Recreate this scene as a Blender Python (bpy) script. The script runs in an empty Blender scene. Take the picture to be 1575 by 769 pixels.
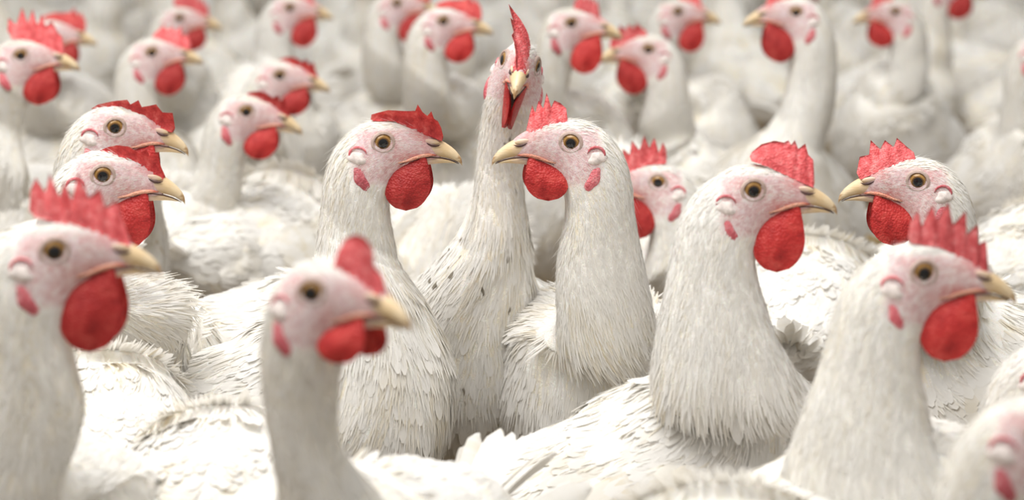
import bpy, math, random
import numpy as np
from mathutils import Vector, Matrix, Euler
from mathutils.bvhtree import BVHTree

# ------------------------------------------------------------------ camera, light, exposure
U = 0.0005                                   # one modelling unit = half a millimetre
PITCH = math.radians(9.4)
CAM_Z = 0.75
FPX = 4000.0                                 # focal length in pixels of the 1575 px frame
C = bpy.context.scene.collection
cam_d = bpy.data.cameras.new('camera')
cam = bpy.data.objects.new('camera', cam_d); C.objects.link(cam)
cam.location = (0, 0, CAM_Z)
cam.rotation_euler = (math.pi/2 - PITCH, 0, 0)
cam_d.sensor_width = 36.0
cam_d.lens = FPX/1575*36.0
cam_d.clip_start = 0.05; cam_d.clip_end = 200
cam_d.dof.use_dof = True
cam_d.dof.focus_distance = 2.0
cam_d.dof.aperture_fstop = 6.0
bpy.context.scene.camera = cam

sc = bpy.context.scene
sc.view_settings.view_transform = 'Standard'
sc.view_settings.look = 'None'
sc.view_settings.gamma = 1.0
sc.view_settings.use_curve_mapping = False
sc.view_settings.exposure = 0.76
sc.cycles.max_bounces = 6
sc.cycles.diffuse_bounces = 4
sc.cycles.use_adaptive_sampling = True
sc.cycles.adaptive_threshold = 0.02
sc.cycles.transmission_bounces = 4

world = bpy.data.worlds.new('daylight'); sc.world = world
world.use_nodes = True
nt = world.node_tree; nt.nodes.clear()
wo = nt.nodes.new('ShaderNodeOutputWorld'); bg = nt.nodes.new('ShaderNodeBackground')
tc = nt.nodes.new('ShaderNodeTexCoord'); sx = nt.nodes.new('ShaderNodeSeparateXYZ')
rp = nt.nodes.new('ShaderNodeValToRGB')
nt.links.new(tc.outputs['Generated'], sx.inputs[0]); nt.links.new(sx.outputs['Z'], rp.inputs[0])
rp.color_ramp.elements[0].position = 0.0; rp.color_ramp.elements[0].color = (0.50, 0.48, 0.44, 1)
rp.color_ramp.elements[1].position = 0.9; rp.color_ramp.elements[1].color = (1.0, 1.0, 1.0, 1)
nt.links.new(rp.outputs[0], bg.inputs[0]); bg.inputs[1].default_value = 0.43
nt.links.new(bg.outputs[0], wo.inputs[0])

def area(name, loc, target, size, sy, power, col):
    l = bpy.data.lights.new(name, 'AREA'); l.shape = 'RECTANGLE'; l.size = size; l.size_y = sy
    l.energy = power; l.color = col
    o = bpy.data.objects.new(name, l); C.objects.link(o); o.location = loc
    o.rotation_euler = (Vector(target)-Vector(loc)).to_track_quat('-Z', 'Y').to_euler()
    return o
area('roof_light', (-0.7, 1.5, 2.9), (0.05, 1.8, 0.3), 2.2, 2.6, 70, (1.0, 0.985, 0.96))

CAMROT = Matrix.Rotation(math.pi/2 - PITCH, 3, 'X')
def at(px, py, depth):
    return Vector((0, 0, CAM_Z)) + CAMROT @ (Vector(((px-787.5)/FPX, -(py-384.5)/FPX, -1))*depth)

# ------------------------------------------------------------------ materials
def mat(name):
    m = bpy.data.materials.new(name); m.use_nodes = True
    n = m.node_tree; n.nodes.clear()
    out = n.nodes.new('ShaderNodeOutputMaterial')
    return m, n, out
def N(n, t, **kw):
    x = n.nodes.new(t)
    for k, v in kw.items(): setattr(x, k, v)
    return x
def ramp(n, fac, stops):
    r = N(n, 'ShaderNodeValToRGB')
    while len(r.color_ramp.elements) < len(stops): r.color_ramp.elements.new(0.5)
    for e, (p, c) in zip(r.color_ramp.elements, stops):
        e.position = p; e.color = (*c, 1)
    n.links.new(fac, r.inputs[0]); return r.outputs[0]
def noise(n, vec, scale, detail=3, rough=0.55):
    t = N(n, 'ShaderNodeTexNoise'); t.inputs['Scale'].default_value = scale
    t.inputs['Detail'].default_value = detail; t.inputs['Roughness'].default_value = rough
    if vec is not None: n.links.new(vec, t.inputs['Vector'])
    return t.outputs['Fac']
def mixc(n, fac, a, b, mode='MIX'):
    m = N(n, 'ShaderNodeMix', data_type='RGBA', blend_type=mode)
    if isinstance(fac, (int, float)): m.inputs[0].default_value = fac
    else: n.links.new(fac, m.inputs[0])
    for i, v in ((6, a), (7, b)):
        if isinstance(v, tuple): m.inputs[i].default_value = (*v, 1)
        else: n.links.new(v, m.inputs[i])
    return m.outputs[2]
def mth(n, op, a, b=0.0, clamp=False):
    m = N(n, 'ShaderNodeMath', operation=op, use_clamp=clamp)
    for i, v in ((0, a), (1, b)):
        if isinstance(v, (int, float)): m.inputs[i].default_value = v
        else: n.links.new(v, m.inputs[i])
    return m.outputs[0]
def mapping(n, src, scale, loc=(0, 0, 0)):
    m = N(n, 'ShaderNodeMapping'); m.inputs['Scale'].default_value = scale; m.inputs['Location'].default_value = loc
    n.links.new(src, m.inputs['Vector']); return m.outputs[0]
def bump(n, h, strength, dist):
    b = N(n, 'ShaderNodeBump'); b.inputs['Strength'].default_value = strength; b.inputs['Distance'].default_value = dist
    n.links.new(h, b.inputs['Height']); return b.outputs[0]

WHITE = (0.87, 0.85, 0.805); CREAM = (0.78, 0.70, 0.54)
def feather_colour(n, dirt):
    """plumage colour: white with cream streaks running along the feathers, grubby lower down"""
    t = N(n, 'ShaderNodeTexCoord'); uv = t.outputs['UV']
    oi = N(n, 'ShaderNodeObjectInfo')
    off = N(n, 'ShaderNodeCombineXYZ')
    n.links.new(mth(n, 'MULTIPLY', oi.outputs['Random'], 37.0), off.inputs[2])
    va = N(n, 'ShaderNodeVectorMath', operation='ADD')
    n.links.new(mapping(n, uv, (6, 1.3, 1)), va.inputs[0]); n.links.new(off.outputs[0], va.inputs[1])
    streak = noise(n, va.outputs[0], 1.6, 4, 0.6)
    vb = N(n, 'ShaderNodeVectorMath', operation='ADD')
    n.links.new(t.outputs['Object'], vb.inputs[0]); n.links.new(off.outputs[0], vb.inputs[1])
    patch = noise(n, vb.outputs[0], 9.0, 2, 0.5)
    a = mth(n, 'MULTIPLY', ramp(n, streak, [(0.42, (0, 0, 0)), (0.66, (1, 1, 1))]), ramp(n, patch, [(0.36, (0.15, 0.15, 0.15)), (0.56, (1, 1, 1))]))
    col = mixc(n, a, WHITE, CREAM)
    at_ = N(n, 'ShaderNodeAttribute', attribute_name='tint')
    col = mixc(n, at_.outputs['Fac'], col, (0.90, 0.88, 0.845))
    stain = N(n, 'ShaderNodeAttribute', attribute_name='stain')
    sn = noise(n, vb.outputs[0], 30.0, 3, 0.6)
    col = mixc(n, mth(n, 'MULTIPLY', stain.outputs['Fac'], ramp(n, sn, [(0.35, (0, 0, 0)), (0.65, (1, 1, 1))]), True), col, (0.66, 0.55, 0.34))
    if dirt:
        d = noise(n, mapping(n, t.outputs['Object'], (1, 1, 0.45)), 150.0, 1, 0.4)
        big = noise(n, t.outputs['Object'], 14.0, 1, 0.5)
        f = mth(n, 'MULTIPLY', ramp(n, d, [(0.70, (0, 0, 0)), (0.74, (1, 1, 1))]), ramp(n, big, [(0.42, (0, 0, 0)), (0.5, (1, 1, 1))]))
        col = mixc(n, mth(n, 'MULTIPLY', f, 0.8), col, (0.16, 0.12, 0.06))
    return col, vb.outputs[0]
def feather_mat(name, dirt=False, skin=False):
    m, n, out = mat(name)
    col, vec = feather_colour(n, dirt)
    p = N(n, 'ShaderNodeBsdfPrincipled')
    p.inputs['Roughness'].default_value = 0.75; p.inputs['Specular IOR Level'].default_value = 0.15
    if skin:
        t = N(n, 'ShaderNodeTexCoord')
        sk = N(n, 'ShaderNodeAttribute', attribute_name='skin')
        rd = N(n, 'ShaderNodeAttribute', attribute_name='red')
        f1 = noise(n, t.outputs['Object'], 260.0, 3, 0.6)
        f2 = noise(n, t.outputs['Object'], 70.0, 2, 0.5)
        sc_ = ramp(n, f1, [(0.3, (0.58, 0.33, 0.33)), (0.5, (0.71, 0.50, 0.49)), (0.70, (0.82, 0.73, 0.71))])
        sc_ = mixc(n, mth(n, 'MULTIPLY', ramp(n, f2, [(0.4, (0, 0, 0)), (0.7, (1, 1, 1))]), 0.5), sc_, (0.74, 0.62, 0.65))
        oi = N(n, 'ShaderNodeObjectInfo')
        sc_ = mixc(n, mth(n, 'MULTIPLY', rd.outputs['Fac'], mth(n, 'ADD', mth(n, 'MULTIPLY', oi.outputs['Random'], 0.5), 0.45)), sc_, (0.62, 0.13, 0.11))
        col = mixc(n, sk.outputs['Fac'], col, sc_)
        p.inputs['Subsurface Weight'].default_value = 0.15
        p.inputs['Subsurface Radius'].default_value = (0.004, 0.002, 0.001)
        p.inputs['Subsurface Scale'].default_value = 1.0
        n.links.new(bump(n, noise(n, t.outputs['Object'], 420.0, 3, 0.7), 0.6, 0.0012), p.inputs['Normal'])
        n.links.new(col, p.inputs['Base Color'])
        n.links.new(p.outputs[0], out.inputs[0])
        return m
    n.links.new(col, p.inputs['Base Color'])
    sn = N(n, 'ShaderNodeAttribute', attribute_name='sn'); vt = N(n, 'ShaderNodeVectorTransform', vector_type='NORMAL', convert_from='OBJECT', convert_to='WORLD')
    n.links.new(sn.outputs['Vector'], vt.inputs[0]); ge = N(n, 'ShaderNodeNewGeometry')
    # feathers lie close: shade them mostly by the curve of the body under them
    vm = N(n, 'ShaderNodeMix', data_type='VECTOR'); vm.inputs[0].default_value = 0.62
    n.links.new(ge.outputs['Normal'], vm.inputs[4]); dt = N(n, 'ShaderNodeVectorMath', operation='DOT_PRODUCT'); n.links.new(vt.outputs[0], dt.inputs[0]); n.links.new(ge.outputs['Normal'], dt.inputs[1])
    sg = N(n, 'ShaderNodeVectorMath', operation='SCALE'); n.links.new(vt.outputs[0], sg.inputs[0]); n.links.new(mth(n, 'SIGN', dt.outputs['Value']), sg.inputs['Scale'])
    n.links.new(sg.outputs[0], vm.inputs[5])
    nn = N(n, 'ShaderNodeVectorMath', operation='NORMALIZE'); n.links.new(vm.outputs[1], nn.inputs[0])
    n.links.new(nn.outputs[0], p.inputs['Normal'])
    tr = N(n, 'ShaderNodeBsdfTranslucent'); n.links.new(col, tr.inputs['Color'])
    mx = N(n, 'ShaderNodeMixShader'); mx.inputs[0].default_value = 0.28
    n.links.new(p.outputs[0], mx.inputs[1]); n.links.new(tr.outputs[0], mx.inputs[2])
    n.links.new(mx.outputs[0], out.inputs[0])
    return m
M = {}
M['plume'] = feather_mat('white_plumage')
M['plume_dirty'] = feather_mat('speckled_plumage', dirt=True)
M['body'] = feather_mat('skin_and_down', skin=True)
def fleshy(name, lo, mid, hi, scale, rough, sss):
    m, n, out = mat(name); p = N(n, 'ShaderNodeBsdfPrincipled'); t = N(n, 'ShaderNodeTexCoord')
    oi = N(n, 'ShaderNodeObjectInfo')
    f = noise(n, t.outputs['Object'], scale, 4, 0.6)
    col = ramp(n, f, [(0.3, lo), (0.5, mid), (0.75, hi)])
    hs = N(n, 'ShaderNodeHueSaturation'); n.links.new(col, hs.inputs['Color'])
    n.links.new(mth(n, 'ADD', mth(n, 'MULTIPLY', oi.outputs['Random'], 0.35), 0.85), hs.inputs['Value'])
    n.links.new(hs.outputs[0], p.inputs['Base Color'])
    p.inputs['Roughness'].default_value = rough; p.inputs['Specular IOR Level'].default_value = 0.35
    p.inputs['Subsurface Weight'].default_value = sss
    p.inputs['Subsurface Radius'].default_value = (0.005, 0.0012, 0.0008); p.inputs['Subsurface Scale'].default_value = 1.0
    vor = N(n, 'ShaderNodeTexVoronoi'); vor.inputs['Scale'].default_value = 620
    n.links.new(t.outputs['Object'], vor.inputs['Vector'])
    hh = mth(n, 'ADD', vor.outputs['Distance'], mth(n, 'MULTIPLY', noise(n, t.outputs['Object'], 160, 3, 0.6), 1.4))
    n.links.new(bump(n, hh, 0.5, 0.0012), p.inputs['Normal'])
    n.links.new(p.outputs[0], out.inputs[0]); return m
M['comb'] = fleshy('comb_flesh', (0.38, 0.022, 0.024), (0.60, 0.060, 0.058), (0.78, 0.21, 0.18), 150, 0.55, 0.2)
M['comb_pink'] = fleshy('pale_comb_flesh', (0.50, 0.05, 0.055), (0.70, 0.115, 0.12), (0.82, 0.30, 0.29), 150, 0.55, 0.25)
M['wattle'] = fleshy('wattle_flesh', (0.30, 0.012, 0.012), (0.45, 0.024, 0.022), (0.60, 0.08, 0.065), 90, 0.5, 0.15)
M['lobe'] = fleshy('lobe_flesh', (0.50, 0.09, 0.11), (0.62, 0.16, 0.18), (0.74, 0.38, 0.38), 190, 0.6, 0.2)
M['gape'] = fleshy('gape_flesh', (0.62, 0.17, 0.12), (0.70, 0.32, 0.22), (0.74, 0.46, 0.34), 150, 0.55, 0.1)
def beak_mat():
    m, n, out = mat('beak_horn'); p = N(n, 'ShaderNodeBsdfPrincipled'); t = N(n, 'ShaderNodeTexCoord')
    s = N(n, 'ShaderNodeSeparateXYZ'); n.links.new(t.outputs['Object'], s.inputs[0])
    f = mth(n, 'MULTIPLY', s.outputs['X'], 1/(120*U))
    f = mth(n, 'ADD', f, mth(n, 'MULTIPLY', mth(n, 'SUBTRACT', noise(n, mapping(n, t.outputs['Object'], (1, 3, 3)), 120, 3), 0.5), 0.25))
    col = ramp(n, f, [(0.40, (0.68, 0.38, 0.32)), (0.58, (0.76, 0.57, 0.44)), (0.74, (0.74, 0.54, 0.30)), (0.92, (0.78, 0.62, 0.40)), (1.0, (0.36, 0.20, 0.08))])
    n.links.new(col, p.inputs['Base Color']); p.inputs['Roughness'].default_value = 0.42
    n.links.new(bump(n, noise(n, mapping(n, t.outputs['Object'], (1, 2, 4)), 260, 3), 0.25, 0.001), p.inputs['Normal'])
    n.links.new(p.outputs[0], out.inputs[0]); return m
M['beak'] = beak_mat()
def plain(name, col, rough=0.5, spec=0.5):
    m, n, out = mat(name); p = N(n, 'ShaderNodeBsdfPrincipled'); t = N(n, 'ShaderNodeTexCoord')
    f = noise(n, t.outputs['Object'], 300, 3, 0.6)
    c2 = tuple(min(1, c*1.25) for c in col); c1 = tuple(c*0.8 for c in col)
    n.links.new(ramp(n, f, [(0.3, c1), (0.7, c2)]), p.inputs['Base Color'])
    p.inputs['Roughness'].default_value = rough; p.inputs['Specular IOR Level'].default_value = spec
    n.links.new(p.outputs[0], out.inputs[0]); return m
M['pupil'] = plain('pupil_black', (0.006, 0.006, 0.007), 0.08, 0.6)
M['iris_in'] = plain('iris_brown', (0.13, 0.06, 0.015), 0.15)
M['iris'] = plain('iris_amber', (0.36, 0.19, 0.05), 0.15)
M['lid'] = plain('eyelid_skin', (0.46, 0.34, 0.29), 0.6)
M['nostril'] = plain('nostril_dark', (0.06, 0.025, 0.02), 0.7)
M['covert'] = plain('ear_tuft_white', (0.72, 0.64, 0.60), 0.9, 0.1)
M['leg'] = plain('leg_scales', (0.72, 0.50, 0.16), 0.55)
def litter():
    m, n, out = mat('barn_litter'); p = N(n, 'ShaderNodeBsdfPrincipled'); t = N(n, 'ShaderNodeTexCoord')
    f = noise(n, t.outputs['Object'], 55, 6, 0.7); g = noise(n, t.outputs['Object'], 3, 3, 0.5)
    col = mixc(n, ramp(n, g, [(0.4, (0, 0, 0)), (0.7, (1, 1, 1))]), ramp(n, f, [(0.3, (0.10, 0.075, 0.05)), (0.55, (0.26, 0.20, 0.14)), (0.75, (0.50, 0.42, 0.30))]), (0.34, 0.29, 0.22))
    n.links.new(col, p.inputs['Base Color']); p.inputs['Roughness'].default_value = 0.95
    n.links.new(bump(n, f, 0.8, 0.01), p.inputs['Normal']); n.links.new(p.outputs[0], out.inputs[0]); return m
M['litter'] = litter()
M['shaving'] = plain('wood_shaving', (0.50, 0.40, 0.26), 0.9, 0.2)

# ------------------------------------------------------------------ mesh helpers
def link(o): C.objects.link(o); return o
def mk(name, verts, faces, mats, smooth=True, mi=None):
    me = bpy.data.meshes.new(name)
    me.from_pydata([tuple(v) for v in verts], [], [tuple(f) for f in faces])
    for m_ in (mats if isinstance(mats, list) else [mats]): me.materials.append(m_)
    if smooth: me.polygons.foreach_set('use_smooth', [True]*len(me.polygons))
    if mi is not None: me.polygons.foreach_set('material_index', mi)
    me.update(); return me
def fast_mesh(name, V, F, m):
    """V (n,3) float array, F list of int arrays (k,3) or (k,4)"""
    me = bpy.data.meshes.new(name)
    F = [f for f in F if len(f)]
    nl = sum(f.size for f in F); nf = sum(len(f) for f in F)
    me.vertices.add(len(V)); me.vertices.foreach_set('co', np.ascontiguousarray(V, np.float32).ravel())
    me.loops.add(nl); me.polygons.add(nf)
    me.loops.foreach_set('vertex_index', np.concatenate([f.ravel() for f in F]).astype(np.int32))
    tot = np.concatenate([np.full(len(f), f.shape[1], np.int32) for f in F])
    st = np.concatenate([[0], np.cumsum(tot)[:-1]]).astype(np.int32)
    me.polygons.foreach_set('loop_start', st)
    try: me.polygons.foreach_set('loop_total', tot)
    except Exception: pass
    me.polygons.foreach_set('use_smooth', np.ones(nf, bool))
    me.materials.append(m); me.update(calc_edges=True); me.validate(); return me
def attr(me, name, vals):
    a = me.attributes.new(name, 'FLOAT', 'POINT'); a.data.foreach_set('value', np.ascontiguousarray(vals, np.float32))
def vattr(me, name, vals):
    a = me.attributes.new(name, 'FLOAT_VECTOR', 'POINT'); a.data.foreach_set('vector', np.ascontiguousarray(vals, np.float32).ravel())
def uvs(me, uv):
    l = me.uv_layers.new(name='UVMap'); vi = np.empty(len(me.loops), np.int32)
    me.loops.foreach_get('vertex_index', vi)
    l.data.foreach_set('uv', np.ascontiguousarray(uv[vi], np.float32).ravel())
def catmull(K, n):
    """K (k, ...) keys -> resampled with n steps per span"""
    K = np.asarray(K, float); P = np.concatenate([[2*K[0]-K[1]], K, [2*K[-1]-K[-2]]])
    out = []
    for i in range(len(K)-1):
        p0, p1, p2, p3 = P[i], P[i+1], P[i+2], P[i+3]
        for j in range(n):
            t = j/n
            out.append(0.5*((2*p1)+(-p0+p2)*t+(2*p0-5*p1+4*p2-p3)*t*t+(-p0+3*p1-3*p2+p3)*t**3))
    out.append(K[-1]); return np.array(out)
def catmull_spaced(K, n):
    """the same, but the tangents respect uneven spacing of the ring centres (first three columns)"""
    K = np.asarray(K, float); d = np.maximum(np.linalg.norm(np.diff(K[:, :3], axis=0), axis=1), 4*U)
    S = np.diff(K, axis=0)/d[:, None]; Mt = np.empty_like(K); Mt[0] = S[0]; Mt[-1] = S[-1]
    for i in range(1, len(K)-1): Mt[i] = (S[i]*d[i-1]+S[i-1]*d[i])/(d[i]+d[i-1])
    out = []
    for i in range(len(K)-1):
        m = n*2 if d[i] > 90*U else n
        for j in range(m):
            t = j/m; h = d[i]
            out.append((2*t**3-3*t*t+1)*K[i]+(t**3-2*t*t+t)*h*Mt[i]+(-2*t**3+3*t*t)*K[i+1]+(t**3-t*t)*h*Mt[i+1])
    out.append(K[-1]); return np.array(out)
def grid_faces(r, c, wrap=True, off=0):
    F = []
    for i in range(r-1):
        for j in range(c if wrap else c-1):
            F.append((off+i*c+j, off+i*c+(j+1) % c, off+(i+1)*c+(j+1) % c, off+(i+1)*c+j))
    return F
def cached(fn):
    store = {}
    def g(*a):
        if a not in store: store[a] = fn(*a)
        return store[a]
    return g

# ------------------------------------------------------------------ head profile (dorsal point, ventral point, half width), origin at the eyes, +x towards the beak
HEAD = [((88, 0), (84, -27), 7), ((79, 8), (73, -33), 13), ((62, 18), (56, -38), 16.5), ((42, 26), (36, -46), 19.5), ((20, 32), (20, -58), 23.5),
        ((-4, 34), (10, -74), 29.5), ((-27, 30), (6, -90), 37), ((-50, 18), (5, -104), 42.5), ((-71, -2), (6, -120), 45), ((-87, -30), (9, -140), 48), ((-97, -66), (13, -160), 50), ((-101, -104), (17, -184), 51)]
NT = 40
TH = np.linspace(0, 2*math.pi, NT, endpoint=False)
def head_keys(neck):
    ks = []
    for i, (d, v, w) in enumerate(HEAD):
        d = np.array([d[0], 0, d[1]], float); v = np.array([v[0], 0, v[1]], float)
        k = 1 - (1-neck)*min(1, max(0, (i-7)/4.0))
        c = v + (d-v)*0.5; L = (d-v)*0.5
        c = c + L*(0)            # keep the middle
        ks.append((c, L*k, w*k))
    return ks
def ring_pts(cn, A, B, i_head):
    """ellipse with a slightly flattened side; A dorsal half vector, B lateral half vector"""
    ct, st = np.cos(TH), np.sin(TH)
    return cn[None, :] + ct[:, None]*A[None, :] + (np.sign(st)*np.abs(st)**0.92)[:, None]*B[None, :]

def canonical_head_bvh():
    ks = head_keys(1.0)
    P = np.concatenate([np.concatenate([c, A, [w]]) for c, A, w in ks]).reshape(-1, 7)
    R = catmull(P, 4)
    V = np.concatenate([ring_pts(r[:3], r[3:6], np.array([0, r[6], 0]), 0) for r in R])
    return BVHTree.FromPolygons([tuple(v) for v in V], grid_faces(len(R), NT))
HB = canonical_head_bvh()
def side_y(x, z, s=1):
    h = HB.ray_cast(Vector((x, 200*s, z)), Vector((0, -s, 0)))
    return h[0].y if h[0] else 25*s

# ------------------------------------------------------------------ head parts (shared meshes, head-local metres)
def tube(path, radii, n=10, squash=1.0):
    V = []; path = [Vector(p) for p in path]
    for i, p in enumerate(path):
        t = (path[min(i+1, len(path)-1)]-path[max(i-1, 0)]).normalized()
        a = t.cross(Vector((0, 1, 0)));  a = a.normalized() if a.length > 1e-3 else Vector((1, 0, 0))
        b = t.cross(a)
        for k in range(n):
            q = 2*math.pi*k/n
            V.append(p + a*math.cos(q)*radii[i]*squash + b*math.sin(q)*radii[i])
    F = grid_faces(len(path), n)
    F.append(tuple(range(n))[::-1]); F.append(tuple(range((len(path)-1)*n, len(path)*n)))
    return V, F
@cached
def m_upper_beak():
    # x, top z, bottom z, half width
    K = np.array([(52, 4, -22, 14), (64, 6.5, -22, 15), (76, 5.5, -22.5, 13.8), (87, 1.5, -23.5, 11.6), (97, -4.5, -25.5, 9), (106, -11.5, -28.5, 6.5), (112.5, -18.5, -31.5, 4.2), (116.5, -25, -35, 2.6), (118, -32, -37.5, 0.9)], float)
    R = catmull(K, 3); V = []; n = 20
    for x, zt, zb, w in R:
        for k in range(n):
            q = 2*math.pi*k/n; c, s = math.cos(q), math.sin(q)
            z = (zt+zb)/2 + (zt-zb)/2*c
            ww = w*(abs(s)**0.75)*(1 - 0.28*max(0, c))
            V.append((x*U, math.copysign(ww, s)*U, z*U))
    F = grid_faces(len(R), n); F.append(tuple(range(n))[::-1]); F.append(tuple((len(R)-1)*n+k for k in range(n)))
    return mk('upper_beak', V, F, M['beak'])
@cached
def m_lower_beak():
    K = np.array([(50, -22, -37, 13), (64, -22, -36, 12.5), (76, -23, -34.5, 10.6), (86, -24.5, -33.5, 8.5), (96, -27, -33, 6), (104, -29.5, -33.5, 3.6), (108, -31, -33.5, 1.4)], float)
    R = catmull(K, 3); V = []; n = 16
    for x, zt, zb, w in R:
        for k in range(n):
            q = 2*math.pi*k/n; c, s = math.cos(q), math.sin(q)
            V.append((x*U, w*s*U, ((zt+zb)/2 + (zt-zb)/2*c)*U))
    F = grid_faces(len(R), n); F.append(tuple(range(n))[::-1]); F.append(tuple((len(R)-1)*n+k for k in range(n)))
    return mk('lower_beak', V, F, M['beak'])
@cached
def m_gape(s):
    pts = [(22, -31), (34, -28.5), (46, -24), (58, -20.5), (70, -19), (80, -20)]; P = []
    for x, z in pts: P.append((x*U, (side_y(x, z, s)+s*(0.3 if x < 60 else 1.0))*U, z*U))
    r = [1.0, 1.9, 2.8, 3.0, 2.4, 0.8]
    V, F = tube(P, [q*U for q in r], 10); return mk('gape', V, F, M['gape'])
@cached
def m_mouth_line(s):
    pts = [(24, -34), (40, -28), (56, -24), (72, -22.6), (88, -24), (100, -27), (108, -30.5), (113, -34)]
    wy = [None, None, 14.6, 14.2, 11.6, 8.6, 6.2, 3.6]; P = []
    for (x, z), w in zip(pts, wy):
        y = s*(w+0.2) if w is not None else side_y(x, z, s)
        P.append((x*U, y*U, z*U))
    V, F = tube(P, [q*U for q in (0.5, 0.9, 1.0, 1.0, 1.0, 1.0, 0.9, 0.3)], 6); return mk('mouth_line', V, F, M['nostril'])
@cached
def m_nostril(s):
    V = []; F = []; n = 18
    # a domed flap over a dark slit
    for i in range(6):
        r = math.cos(i/5*math.pi/2); h = math.sin(i/5*math.pi/2)
        for k in range(n):
            q = 2*math.pi*k/n
            x = 73 + 11*r*math.cos(q); z = 1.2 + 4.2*r*math.sin(q) - 0.15*(x-73)
            V.append((x*U, s*(12.4 + 2.6*h - 0.12*(x-70))*U, z*U))
    F = grid_faces(6, n); 
    return mk('nostril_flap', V, F, M['beak'])
@cached
def m_slit(s):
    P = [((64+22*t)*U, s*(14.9-1.7*t - 1.4*abs(t-.5))*U, (-2.0-3.5*t - 3.5*(1-(2*t-1)**2) + 2)*U) for t in np.linspace(0, 1, 7)]
    V, F = tube(P, [q*U for q in (0.4, 1.5, 2.0, 2.2, 2.0, 1.3, 0.3)], 8, 0.75); return mk('nostril', V, F, M['nostril'])
@cached
def m_eye(s):
    """domed eyeball: black pupil, amber iris"""
    V = []; mi = []; n = 28; R = 15.0; y0 = side_y(0, 0, s)
    rings = [0.0, 3.0, 6.6, 7.0, 8.4, 9.0, 11.7, 13.2, 14.4]
    for r in rings:
        h = math.sqrt(R*R-r*r) - math.sqrt(R*R-12.5**2) if r < 12.5 else -(r-12.5)*2
        for k in range(n):
            q = 2*math.pi*k/n
            V.append((r*math.cos(q)*U, (y0 + s*(h*0.62-0.6-0.33*r*math.cos(q)))*U, r*math.sin(q)*U))
    F = grid_faces(len(rings), n)
    for i in range(len(rings)-1): mi += [[0, 0, 0, 1, 1, 2, 2, 0][i]]*n
    return mk('eye', V, F, [M['pupil'], M['iris_in'], M['iris']], True, mi)
@cached
def m_lid(s):
    V = []; n = 32; y0 = side_y(0, 0, s); prof = [(12.3, 0.4), (12.9, 1.9), (13.9, 2.2), (14.8, 1.3), (15.8, 1.5), (16.8, 0.2), (17.6, -2.5)]
    for r, h in prof:
        for k in range(n):
            q = 2*math.pi*k/n
            x = r*1.1*math.cos(q); z = r*0.98*math.sin(q) + (1.2 if math.sin(q) > 0 else 0)*math.sin(q)
            yy = side_y(x, z, s); V.append((x*U, (0.35*yy+0.65*(y0-s*0.33*x) + s*h)*U, z*U))
    return mk('eyelid', V, grid_faces(len(prof), n), M['lid'])
def blob(cx, cz, rx, rz, thick, s, rot, m, name, rough=0.12, seed=1):
    V = []; n = 22; rr = 8; rnd = random.Random(seed); ph = [rnd.uniform(0, 6.28) for _ in range(4)]
    for i in range(rr+1):
        e = i/rr; r = math.sin(e*math.pi/2); h = math.cos(e*math.pi/2)
        for k in range(n):
            q = 2*math.pi*k/n; w = 1 + rough*(math.sin(2*q+ph[0])*.5+math.sin(3*q+ph[1])*.5+math.sin(5*q+ph[2])*.4)
            a, b = rx*r*w*math.cos(q), rz*r*w*math.sin(q)
            x = cx + a*math.cos(rot)-b*math.sin(rot); z = cz + a*math.sin(rot)+b*math.cos(rot)
            y = side_y(x, z, s) + s*(thick*h - 1.5*(1-h) )
            V.append((x*U, y*U, z*U))
    return mk(name, V, grid_faces(rr+1, n), m)
@cached
def m_tuft(s): return blob(-40, -22, 14, 10.5, 4.2, s, -0.25, M['covert'], 'ear_tuft', 0.2, 3)
@cached
def m_fold(s):
    P = []
    for t in np.linspace(0, 1, 9):
        q = math.radians(200 - 190*t); x = -38+13.5*math.cos(q); z = -17+11.5*math.sin(q)
        P.append((x*U, (side_y(x, z, s)+s*0.8)*U, z*U))
    V, F = tube(P, [q*U for q in (0.6, 1.8, 2.4, 2.4, 2.3, 2.1, 1.9, 1.4, 0.5)], 8); return mk('ear_fold', V, F, M['lobe'])
@cached
def m_lobe(s): return blob(-33, -54, 10, 20, 3.2, s, 0.45, M['lobe'], 'earlobe', 0.18, 5)
@cached
def m_wattle(s, size, spread):
    """rounded hanging lobe; grid in (u across, v down)"""
    nu, nv = 18, 18; V = []
    top = [(14, -40), (62, -33)]
    for side in (1, -1):
        for j in range(nv+1):
            v = j/nv
            for i in range(nu+1):
                u = i/nu*2-1
                # width profile of the lobe
                w = (24 + 14*math.sin(min(1, v*1.25)*math.pi/2)) * math.sqrt(max(0, 1-max(0, (v-0.42)/0.58)**2.2))*(0.75+0.25*size)
                cx = 40 - 8*v + (2*v*v)
                x = cx + u*w; z = -30 - (78*size)*v + 8*(u*u)*(1-v) + (x-38)*0.12*(1-v)
                edge = max(0, 1-abs(u)**3)*max(0, 1-v**6)
                th = 1.0 + 4.2*edge**0.6*(0.7+0.3*math.sin(v*math.pi))
                ycen = s*(12 + spread*14*math.sin(v*math.pi*0.6) + 2.2*math.sin(u*2.6+v*4))
                y = ycen + side*th*(1 if 0 < i < nu and j < nv else 0.15)
                V.append((x*U, y*U, z*U))
    G = (nu+1)*(nv+1); F = []
    for b, fl in ((0, False), (G, True)):
        for j in range(nv):
            for i in range(nu):
                q = (b+j*(nu+1)+i, b+j*(nu+1)+i+1, b+(j+1)*(nu+1)+i+1, b+(j+1)*(nu+1)+i)
                F.append(q if not fl else q[::-1])
    rim = [j*(nu+1) for j in range(nv+1)] + [nv*(nu+1)+i for i in range(1, nu+1)] + [j*(nu+1)+nu for j in range(nv-1, -1, -1)] + [i for i in range(nu-1, 0, -1)]
    for a, b in zip(rim, rim[1:]+rim[:1]): F.append((a, a+G, b+G, b))
    return mk('wattle', V, F, M['wattle'])
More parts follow.
